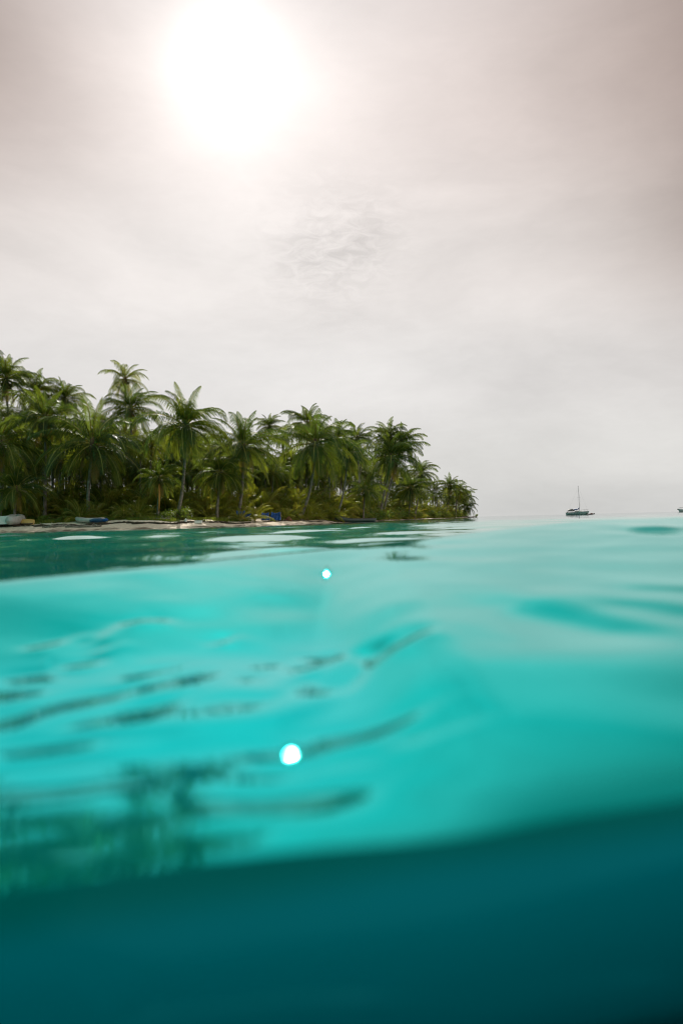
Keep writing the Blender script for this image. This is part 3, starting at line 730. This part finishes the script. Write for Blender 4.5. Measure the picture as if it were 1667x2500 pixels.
for k in range(56):
    px = 10 + 1130 * ((k * .5698403) % 1); y0 = S(px); Y = y0 + (6.6 if px < 860 else 6.5) + (k % 3) * 2.2
    if 565 < px < 705: Y += 14
    if k < 22: px = 960 + k * 8.2; Y = S(px) + 6 + (k % 3) * 4
    p = at(px, 1265, Y); root = empty('bush', (p.x, p.y, gz(p.x, p.y) - .05)); tag(root, ('small' if k % 3 == 0 else 'wide' if k % 3 == 1 else 'ragged') + ' low leafy bush ' + zone(px), 'bush', 'beach bushes ' + zone(px))
    s = random.uniform(.55, 1.15) * (1 if Y < 120 else 2.0) * (.6 if px < 345 else 1); q = link('foliage', BUSH[k % 3], root); q.scale = (s * 1.3, s, s); q.rotation_euler = (0, 0, random.random() * 6)
    q = link('branches', TW[k % 3], root); q.scale = (s * 1.3, s, s)

# grass fringe and seaweed line along the beach
def fringe():
    rng = np.random.default_rng(5); vs = []; fs = []; ti = []
    for k in range(26000):
        px = -80 + 1200 * rng.random(); Y = S(px) + 5.0 + abs(rng.normal()) * 2.0; x = (px - 833.5) * .0006 * Y
        if noise.noise(Vector((x * .35, Y * .3, 0))) < -.12: continue
        z = gz(x, Y) if k % 1 == 0 else .6
        h = .10 + .28 * rng.random() * (1 + noise.noise(Vector((x * .5, 3, 0)))); a = rng.random() * 6.28; w = .03
        o = len(vs); vs += [(x - w * math.cos(a), Y - w * math.sin(a), z - .02), (x + w * math.cos(a), Y + w * math.sin(a), z - .02), (x + rng.normal() * .08, Y + rng.normal() * .08, z + h)]
        fs.append((o, o + 1, o + 2)); ti += [.2 + .3 * rng.random()] * 3
    mb = MB(); mb.v = vs; mb.f = fs; mb.t = ti; tag(mb.build('grass', M['bush'], smooth=False), 'green grass and creepers fringing the top of the beach', 'grass', kind='stuff')
fringe()
def wrack():
    rng = np.random.default_rng(6); mb = MB()
    for k in range(850):
        px = -80 + 1180 * rng.random(); Y = S(px) + 3.4 + .5 * math.sin(px * .03) + rng.normal() * .22; x = (px - 833.5) * .0006 * Y; z = gz(x, Y)
        a = rng.normal() * .5; l = .25 + .5 * rng.random(); h = (.02 + .05 * rng.random()) * (1 if px < 560 else .45)
        mb.tube([(x - l * math.cos(a), Y - l * math.sin(a), z), (x, Y, z + h), (x + l * math.cos(a), Y + l * math.sin(a), z)], [.02, h, .02], 5)
    tag(mb.build('seaweed', M['weed']), 'dark line of dried seaweed along the pale sand', 'seaweed', kind='stuff')
wrack()

# ------------------------------------------------------------------ things on the beach
def ground_at(px, Y):
    p = at(px, 1270, Y); return Vector((p.x, p.y, gz(p.x, p.y)))
def dinghy(px, Y, rz, L, W, mt, mfloor, label, outboard=False):
    p = ground_at(px, Y); root = empty('inflatable_dinghy', p, rz); tag(root, label, 'dinghy'); rt = W * .17
    for s in (-1, 1):
        mb = MB(); mb.tube([(-L / 2 - .25, s * (W / 2 - rt), rt * 1.05), (-L / 2, s * (W / 2 - rt), rt), (0, s * (W / 2 - rt), rt), (L * .25, s * (W / 2 - rt), rt * 1.15), (L * .42, s * W * .2, rt * 1.6), (L * .5, 0, rt * 1.9)],
                         [rt * .35, rt, rt, rt, rt * .95, rt * .8], 12); mb.build('tube', mt, root)
    mb = MB(); mb.box((-.05 * L, 0, rt * .6), (L * .8, W - 2 * rt, .06)); mb.build('floor', mfloor, root, smooth=False)
    mb = MB(); mb.box((-L / 2 + .1, 0, rt * 1.1), (.06, W - 2 * rt, rt * 1.9)); mb.build('transom', M['white'], root, smooth=False)
    mb = MB(); mb.box((.0, 0, rt * 1.7), (.24, W - 1.2 * rt, .05)); mb.build('thwart', M['white'], root, smooth=False)
    if outboard:
        mb = MB(); mb.box((-L / 2 - .05, 0, rt * 2.6), (.32, .26, .34), taper=.75); mb.tube([(-L / 2 - .08, 0, rt * 2.3), (-L / 2 - .1, 0, rt * .4)], .06, 8); mb.build('outboard_motor', M['white'], root, smooth=False)
    return root
dinghy(24, 68.4, R(90), 3.4, 2.5, M['greyrub'], M['darkgrey'], 'pale grey inflatable dinghy hauled out at the far left of the beach')
dinghy(220, 67.4, R(172), 2.7, 1.35, M['greyrub'], M['navy'], 'grey inflatable dinghy lying under the big full palm', False)
p = ground_at(240, 66.6); root = empty('folded_boat_cover', p, R(4)); tag(root, 'dark blue rolled inflatable lying against the dinghy below the big palm', 'boat cover')
mb = MB(); mb.tube([(-.8, 0, .2), (-.4, 0, .22), (.2, .05, .22), (.7, .1, .2)], [.1, .22, .22, .16], 12); mb.build('roll', M['navy'], root)
mb = MB(); mb.tube([(.5, -.1, .2), (.85, -.06, .28), (.98, 0, .26)], [.14, .17, .05], 10); mb.build('end_flap', M['blue'], root)

p = ground_at(66, 68.5); root = empty('kayak', p, R(-6)); tag(root, 'yellow kayak hull lying beside the grey dinghy at the far left', 'kayak')
def hull_rings(L, W, H, n=15, sheer=.25, k=9):
    rg = []
    for i in range(n):
        t = -1 + 2 * i / (n - 1); w = W / 2 * max(.02, (1 - abs(t) ** 2.4)); zb = sheer * H * abs(t) ** 2.5
        rg.append([Vector((t * L / 2, w * math.cos(math.pi * (1 + j / (k - 1))), zb + H * (1 + math.sin(math.pi * (1 + j / (k - 1)))) + sheer * H * abs(t) ** 3)) for j in range(k)])
    return rg
mb = MB(); rg = hull_rings(1.7, .8, .5, 17, .1)
rg = [[Vector((v.x, v.y, .56 - v.z)) for v in r] for r in rg]
mb.loft(rg, closed=True); mb.build('hull', M['yellow'], root)
mb = MB(); mb.tube([(-.75, -.2, .1), (0, -.44, .08), (.8, -.25, .1)], .05, 6); mb.build('rubbing_strip', M['canoein'], root)

def log(px, Y, L, r, rz, label, pz=0):
    p = ground_at(px, Y); mb = MB(); n = 8; pts = []
    for i in range(n): t = i / (n - 1) - .5; pts.append(Vector((t * L, .06 * math.sin(i * 1.3) * L * .2, r * .7 + .05 * math.sin(i * 2))))
    mb.tube(pts, [r * (1 - .4 * abs(i / (n - 1) - .4)) for i in range(n)], 9); mb.tube([pts[5], pts[5] + Vector((.3, .1, .35))], [r * .4, r * .15], 6)
    o = mb.build('driftwood_log', M['wood'], loc=(p.x, p.y, p.z)); o.rotation_euler = (0, 0, rz); return tag(o, label, 'driftwood')
log(204, 64.3, 3.4, .12, R(-2), 'long dark driftwood log low on the sand in front of the blue dinghy')
log(142, 64.9, 1.6, .11, R(5), 'short pale driftwood log on the sand, left of the long dark one')
log(117, 65.2, 1.1, .09, R(-8), 'small driftwood branch at the left end of the log line')
log(378, 67.6, 2.3, .10, R(6), 'driftwood pole heaped at the foot of the slender dark palm')
log(397, 67.9, 1.5, .13, R(-12), 'thick driftwood stump end beside the heap below the slender palm')
log(742, 96.5, 2.0, .12, R(10), 'grey driftwood log at the sand edge right of the blue tarpaulins')

def crate(px, Y, d, rz, label, lid=True):
    p = ground_at(px, Y); root = empty('storage_box', p, rz); tag(root, label, 'box')
    mb = MB(); mb.box((0, 0, d[2] * .42), (d[0], d[1], d[2] * .86), taper=1.03); o = mb.build('body', M['white'], root, smooth=False)
    b = o.modifiers.new('bevel', 'BEVEL'); b.width = .03
    mb = MB(); mb.box((0, 0, d[2] * .92), (d[0] * 1.06, d[1] * 1.06, d[2] * .13)); o = mb.build('lid', M['white'], root, smooth=False)
    b = o.modifiers.new('bevel', 'BEVEL'); b.width = .02; return root
crate(485, 67.8, (.72, .5, .3), R(3), 'long white storage box on the grass right of the curved-trunk palm')
crate(400, 69.4, (.5, .4, .4), R(15), 'small off-white box above the driftwood heap')
p = ground_at(454, 67.6); root = empty('plastic_jug', p); tag(root, 'small white plastic jug standing left of the long white box', 'jug')
mb = MB(); mb.tube([(0, 0, 0), (0, 0, .04), (0, 0, .22), (0, 0, .32), (0, 0, .40)], [.10, .13, .13, .06, .045], 12); mb.build('body', M['white'], root)
mb = MB(); mb.tube([(.04, 0, .33), (.15, 0, .31), (.14, 0, .18)], .02, 6); mb.build('handle', M['white'], root)

def tarp(px, Y, w, h, label, seed, rz=0):
    """a sagging tarpaulin shelter on poles"""
    p = ground_at(px, Y); root = empty('tarpaulin_shelter', p, rz); tag(root, label, 'tarpaulin'); rng = np.random.default_rng(seed)
    for s in (-1, 1):
        mb = MB(); mb.tube([(s * w * .5, .1, -.2), (s * w * .48, .1, h * 1.02)], .04, 6); mb.build('pole', M['wood'], root)
    n, m_ = 18, 14; vs = []; fs = []
    for j in range(m_):
        v = j / (m_ - 1)
        for i_ in range(n):
            u = i_ / (n - 1); x = (u - .5) * w; zt = h * (1 - .14 * math.sin(math.pi * u))
            z = zt * (1 - v) + .04; yy = -.55 * v * h + .09 * math.sin(u * 19 + v * 3 + seed) * v + .05 * rng.normal() * v
            vs.append((x * (1 + .08 * math.sin(v * 5 + seed)), yy, z))
    fs = [(j * n + i_, j * n + i_ + 1, (j + 1) * n + i_ + 1, (j + 1) * n + i_) for j in range(m_ - 1) for i_ in range(n - 1)]
    mb = MB(); mb.add(vs, fs); o = mb.build('sheet', M['blue'], root); sd = o.modifiers.new('solid', 'SOLIDIFY'); sd.thickness = .02
    return root
tarp(588, 76.6, .9, 1.15, 'blue tarpaulin hanging right beside the slim palm trunk, leftmost of the tarpaulins', 1, R(5))
tarp(607, 78, .6, .75, 'small low blue tarpaulin just right of the leftmost one', 2, R(-12))
tarp(648, 81.5, .9, .95, 'blue tarpaulin in the middle of the camp, half hidden by young palms', 3, R(10))
tarp(674, 83.5, 1.2, 1.05, 'widest blue tarpaulin, rightmost of the camp, stretched between poles', 4, R(-4))
p = ground_at(705, 85.5); root = empty('cloth_bundle', p); tag(root, 'small reddish cloth bundle on the ground right of the blue tarpaulins', 'bundle')
mb = MB(); mb.ellipsoid((0, 0, .22), (.4, .3, .26), 14, 9, 0, .5); mb.build('cloth', M['red'], root)
mb = MB(); mb.tube([(-.1, 0, .42), (0, 0, .56), (.12, 0, .44)], [.05, .06, .03], 6); mb.build('knot', M['red'], root)

# dug-out canoe
p0 = at(818, 1258, 99); p1 = at(913, 1262, 112); c = (p0 + p1) / 2; Lc = (p1 - p0).length
root = empty('canoe', (c.x, c.y, gz(c.x, c.y)), math.atan2(p1.y - p0.y, p1.x - p0.x)); tag(root, 'long dark green dugout canoe drawn up on the sand under the palms', 'canoe')
W_, H_ = 1.15, .72; rgo = []; rgi = []
for i in range(25):
    t = i / 24; u = t * 2 - 1; w = W_ / 2 * (1 - max(0, -u) ** 3.0 * .94) * (1 - max(0, u) ** 6 * .35); rise = (.85 * max(0, -u) ** 3.2); x = u * Lc / 2
    zb = .05 + rise * .62; zt = H_ * .86 + rise
    rgo.append([Vector((x, -w, zt)), Vector((x, -w * .93, (zt + zb) * .52)), Vector((x, -w * .6, zb + .06)), Vector((x, 0, zb)), Vector((x, w * .6, zb + .06)), Vector((x, w * .93, (zt + zb) * .52)), Vector((x, w, zt))])
    rgi.append([Vector((v.x, v.y * .88, max(v.z, zb + .12) if abs(v.y) < w * .95 else v.z)) for v in rgo[-1]])
mb = MB(); mb.loft(rgo, closed=False); o = mb.build('hull', M['canoe'], root); sd = o.modifiers.new('solid', 'SOLIDIFY'); sd.thickness = .05
mb = MB(); mb.loft([[v.copy() for v in r] for r in rgi[1:-1]], closed=False); mb.build('inner_hull', M['canoein'], root)
mb = MB(); mb.loft([[rgo[-1][k] + Vector((.01, 0, 0)) for k in range(7)], [rgo[-1][k] + Vector((.06, 0, 0)) for k in range(7)]]); mb.build('stern_board', M['canoe'], root, smooth=False)
for s in (0, 6):
    mb = MB(); mb.tube([r[s] + Vector((0, 0, .02)) for r in rgo], .035, 6); mb.build('gunwale', M['canoein'], root)
for u in (8, 14, 20):
    mb = MB(); mb.box((rgo[u][0].x, 0, rgo[u][0].z - .12), (.22, abs(rgo[u][0].y) * 1.8, .04)); mb.build('thwart', M['canoein'], root, smooth=False)

# green barrel
p = ground_at(993, 181); root = empty('barrel', (p.x, p.y, p.z)); tag(root, 'bright green plastic barrel standing at the sand edge right of the three-trunk clump', 'barrel')
mb = MB(); mb.tube([(0, 0, 0), (0, 0, .05), (0, 0, .35), (0, 0, .38), (0, 0, .7), (0, 0, .73), (0, 0, .98)], [.30, .33, .33, .36, .33, .36, .31], 16); mb.build('body', M['green'], root)
mb = MB(); mb.tube([(0, 0, .98), (0, 0, 1.03)], [.33, .33], 16); mb.build('lid', M['green'], root)

# fallen trunk at the island tip with a sapling
a = at(1130, 1263, 285); b = at(1163, 1262.6, 285); mb = MB()
pts = [Vector((a.x + (b.x - a.x) * t, a.y + .3 * math.sin(t * 7), .16 + .10 * math.sin(t * 9) + .25 * (1 - t))) for t in np.linspace(0, 1, 12)]
mb.tube([q - pts[0] for q in pts], [.34 - .12 * t for t in np.linspace(0, 1, 12)], 8)
for t in (3, 6, 8): mb.tube([pts[t] - pts[0], pts[t] - pts[0] + Vector((.1, 0, .7))], [.08, .02], 5)
o = mb.build('driftwood_log', M['wood'], loc=pts[0]); tag(o, 'long fallen trunk reaching out over the water at the island tip', 'driftwood')
root = empty('bush', (b.x, b.y, .1)); tag(root, 'small lone shrub on the outer end of the fallen trunk at the island tip', 'bush')
q = link('foliage', BUSH[1], root, (0, 0, .3)); q.scale = (.75, .6, .9); q = link('branches', TW[1], root); q.scale = (.6, .6, 1)

# ------------------------------------------------------------------ boats
def hull_mesh(L, W, H, mb):
    rg = []
    for i in range(21):
        t = i / 20; w = W / 2 * (min(1, (1 - t) * 2.3) ** .62 if t > .3 else 1) * (.80 + .2 * min(1, t * 4)); w = max(w, .015)
        top = H * (1 + .30 * t ** 2); keel = .12 * H * (t ** 3) * 3 - .35
        x = (t - .5) * L * (1.0); ov = .10 * L * t ** 5
        rg.append([Vector((x + ov, -w, top)), Vector((x + ov * .6, -w * .96, top * .5)), Vector((x + ov * .2, -w * .7, .02)), Vector((x, 0, keel)),
                   Vector((x + ov * .2, w * .7, .02)), Vector((x + ov * .6, w * .96, top * .5)), Vector((x + ov, w, top))])
    mb.loft(rg, closed=True); return rg
def sailing_yacht(loc, rz, label, mast=True):
    root = empty('sailing_yacht', loc, rz); tag(root, label, 'sailing boat'); L, W, H = 8.6, 2.8, 1.05
    mb = MB(); rg = hull_mesh(L, W, H, mb); mb.build('hull', M['white'], root, smooth=False)
    mb = MB(); mb.tube([r[0] + Vector((0, -.02, -.12)) for r in rg[:-1]], .05, 5); mb.build('rubbing_strake', M['steel'], root)
    mb = MB(); rr = []
    for t, w, h in ((-.5, .9, .02), (-.45, .95, .40), (.8, .95, .48), (2.0, .7, .36), (2.6, .4, .03)):
        rr.append([Vector((t, -w, H)), Vector((t, -w * .85, H + h)), Vector((t, w * .85, H + h)), Vector((t, w, H))])
    mb.loft(rr); cb = mb.build('cabin', M['white'], root, smooth=False)
    for s in (-1, 1):
        for x in (0, .9):
            m2 = MB(); m2.box((x, s * .9, H + .27), (.6, .05, .16)); m2.build('window', M['glass'], cb, smooth=False)
    mb = MB(); mb.tube([(1.0, 0, H), (.95, 0, H + 6), (.75, 0, H + 9.9)], [.075, .07, .05], 8); ms = mb.build('mast', M['steel'], root)
    m2 = MB(); m2.tube([(.93, -1.0, H + 5.6), (.95, 0, H + 5.55), (.93, 1.0, H + 5.6)], .025, 5); m2.build('spreader', M['steel'], ms)
    m2 = MB(); m2.box((.72, 0, H + 9.95), (.3, .12, .14)); m2.build('masthead_light', M['darkgrey'], ms)
    mb = MB()
    for q in ((4.6, 0, H + .3), (-4.2, 0, H), (1, 1.25, H), (1, -1.25, H)): mb.tube([q, (.77, 0, H + 9.8)], .010, 4)
    mb.build('rigging', M['steel'], root)
    mb = MB(); mb.tube([(1.0, 0, H + 1.15), (-2.6, 0, H + .95)], .06, 8); mb.build('boom', M['steel'], root)
    mb = MB(); mb.tube([(.95, 0, H + 1.75), (.6, 0, H + 1.25), (-.6, 0, H + 1.1), (-2.5, 0, H + .98)], [.12, .28, .24, .12], 10); mb.build('sail_cover', M['blue'], root)
    mb = MB(); ar = []
    for x in (-3.6, -3.0, -2.2, -1.6):
        ar.append([Vector((x, 1.1 * math.cos(a_), H + .1 + 1.25 * math.sin(a_) * (1 if -3.3 < x < -1.8 else .85))) for a_ in np.linspace(.25, math.pi - .25, 9)])
    mb.loft(ar, closed=False); o = mb.build('spray_hood', M['darkgrey'], root); sd = o.modifiers.new('solid', 'SOLIDIFY'); sd.thickness = .05
    mb = MB()
    for s in (-1, 1):
        mb.tube([(4.9, 0, H + 1.0), (4.0, s * .5, H + .95), (2.4, s * 1.05, H + .8), (-3.8, s * 1.2, H + .65)], .022, 5)
        for x, y in ((4.0, .5), (2.4, 1.05), (.6, 1.25), (-1.2, 1.3), (-3.0, 1.25)): mb.tube([(x, s * y, H), (x, s * y, H + .85)], .022, 5)
    mb.build('guard_rail', M['steel'], root)
    mb = MB(); mb.tube([(-4.3, 0, .2), (-4.4, 0, 1.0)], [.05, .18], 8); mb.box((-4.45, 0, 1.05), (.35, .3, .4)); mb.build('outboard_motor', M['darkgrey'], root)
    return root
yp = at(1408, 1255, 262)
sailing_yacht((yp.x, yp.y, .02), R(-52), 'white sailing yacht with bare mast and blue sail cover anchored right of the island')
# open boat moored at the bow of the yacht
dp = at(1440, 1256, 258); root = empty('rowing_boat', (dp.x, dp.y, .0), R(4)); tag(root, 'low narrow open boat lying in front of the yacht bow', 'open boat')
mb = MB(); rg = hull_rings(3.6, 1.0, .34, 17, .35); mb.loft(rg, closed=False); o = mb.build('hull', M['canoein'], root); sd = o.modifiers.new('s', 'SOLIDIFY'); sd.thickness = .04
mb = MB(); mb.ellipsoid((.5, 0, .42), (.55, .32, .20), 12, 8, 0, .4); mb.build('red_cargo', M['red'], root)
for x in (-1.0, -.2):
    mb = MB(); mb.box((x, 0, .36), (.2, .85, .04)); mb.build('thwart', M['wood'], root, smooth=False)

# motor boat cut by the right edge
mp = at(1655, 1247, 330); root = empty('motor_cruiser', (mp.x + 5.0, mp.y, .02), R(176)); root.scale = (1.3,) * 3; tag(root, 'white motor boat with railed bow, cut off by the right edge of the picture', 'motor boat')
mb = MB(); rg = hull_mesh(6.6, 2.4, .85, mb); mb.build('hull', M['white'], root, smooth=False)
mb = MB(); rr = [[Vector((t, -w, .85)), Vector((t, -w * .8, .85 + h)), Vector((t, w * .8, .85 + h)), Vector((t, w, .85))] for t, w, h in ((-2.2, 1, .02), (-2.0, 1, 1.0), (.2, .95, 1.05), (1.2, .6, .05))]
mb.loft(rr); cb = mb.build('cabin', M['white'], root, smooth=False)
for s in (-1, 1):
    m2 = MB(); m2.box((-1.0, s * .90, 1.45), (1.5, .06, .36)); m2.build('window', M['glass'], cb, smooth=False)
mb = MB(); mb.box((-1.2, 0, 2.12), (2.6, 1.9, .07)); mb.build('sun_roof', M['greyrub'], root, smooth=False)
mb = MB()
for s in (-1, 1):
    mb.tube([(3.75, 0, 1.75), (3.0, s * .5, 1.7), (1.2, s * 1.0, 1.55)], .03, 5)
    for x, y in ((3.1, .45), (2.2, .8), (1.2, 1.0)): mb.tube([(x, s * y, .95), (x, s * y, 1.66)], .025, 5)
mb.build('bow_rail', M['steel'], root)
mb = MB(); mb.tube([(3.4, 0, 1.15), (4.05, 0, 1.2)], .08, 6); mb.box((4.05, 0, 1.05), (.12, .5, .3)); mb.build('anchor', M['canoein'], root)
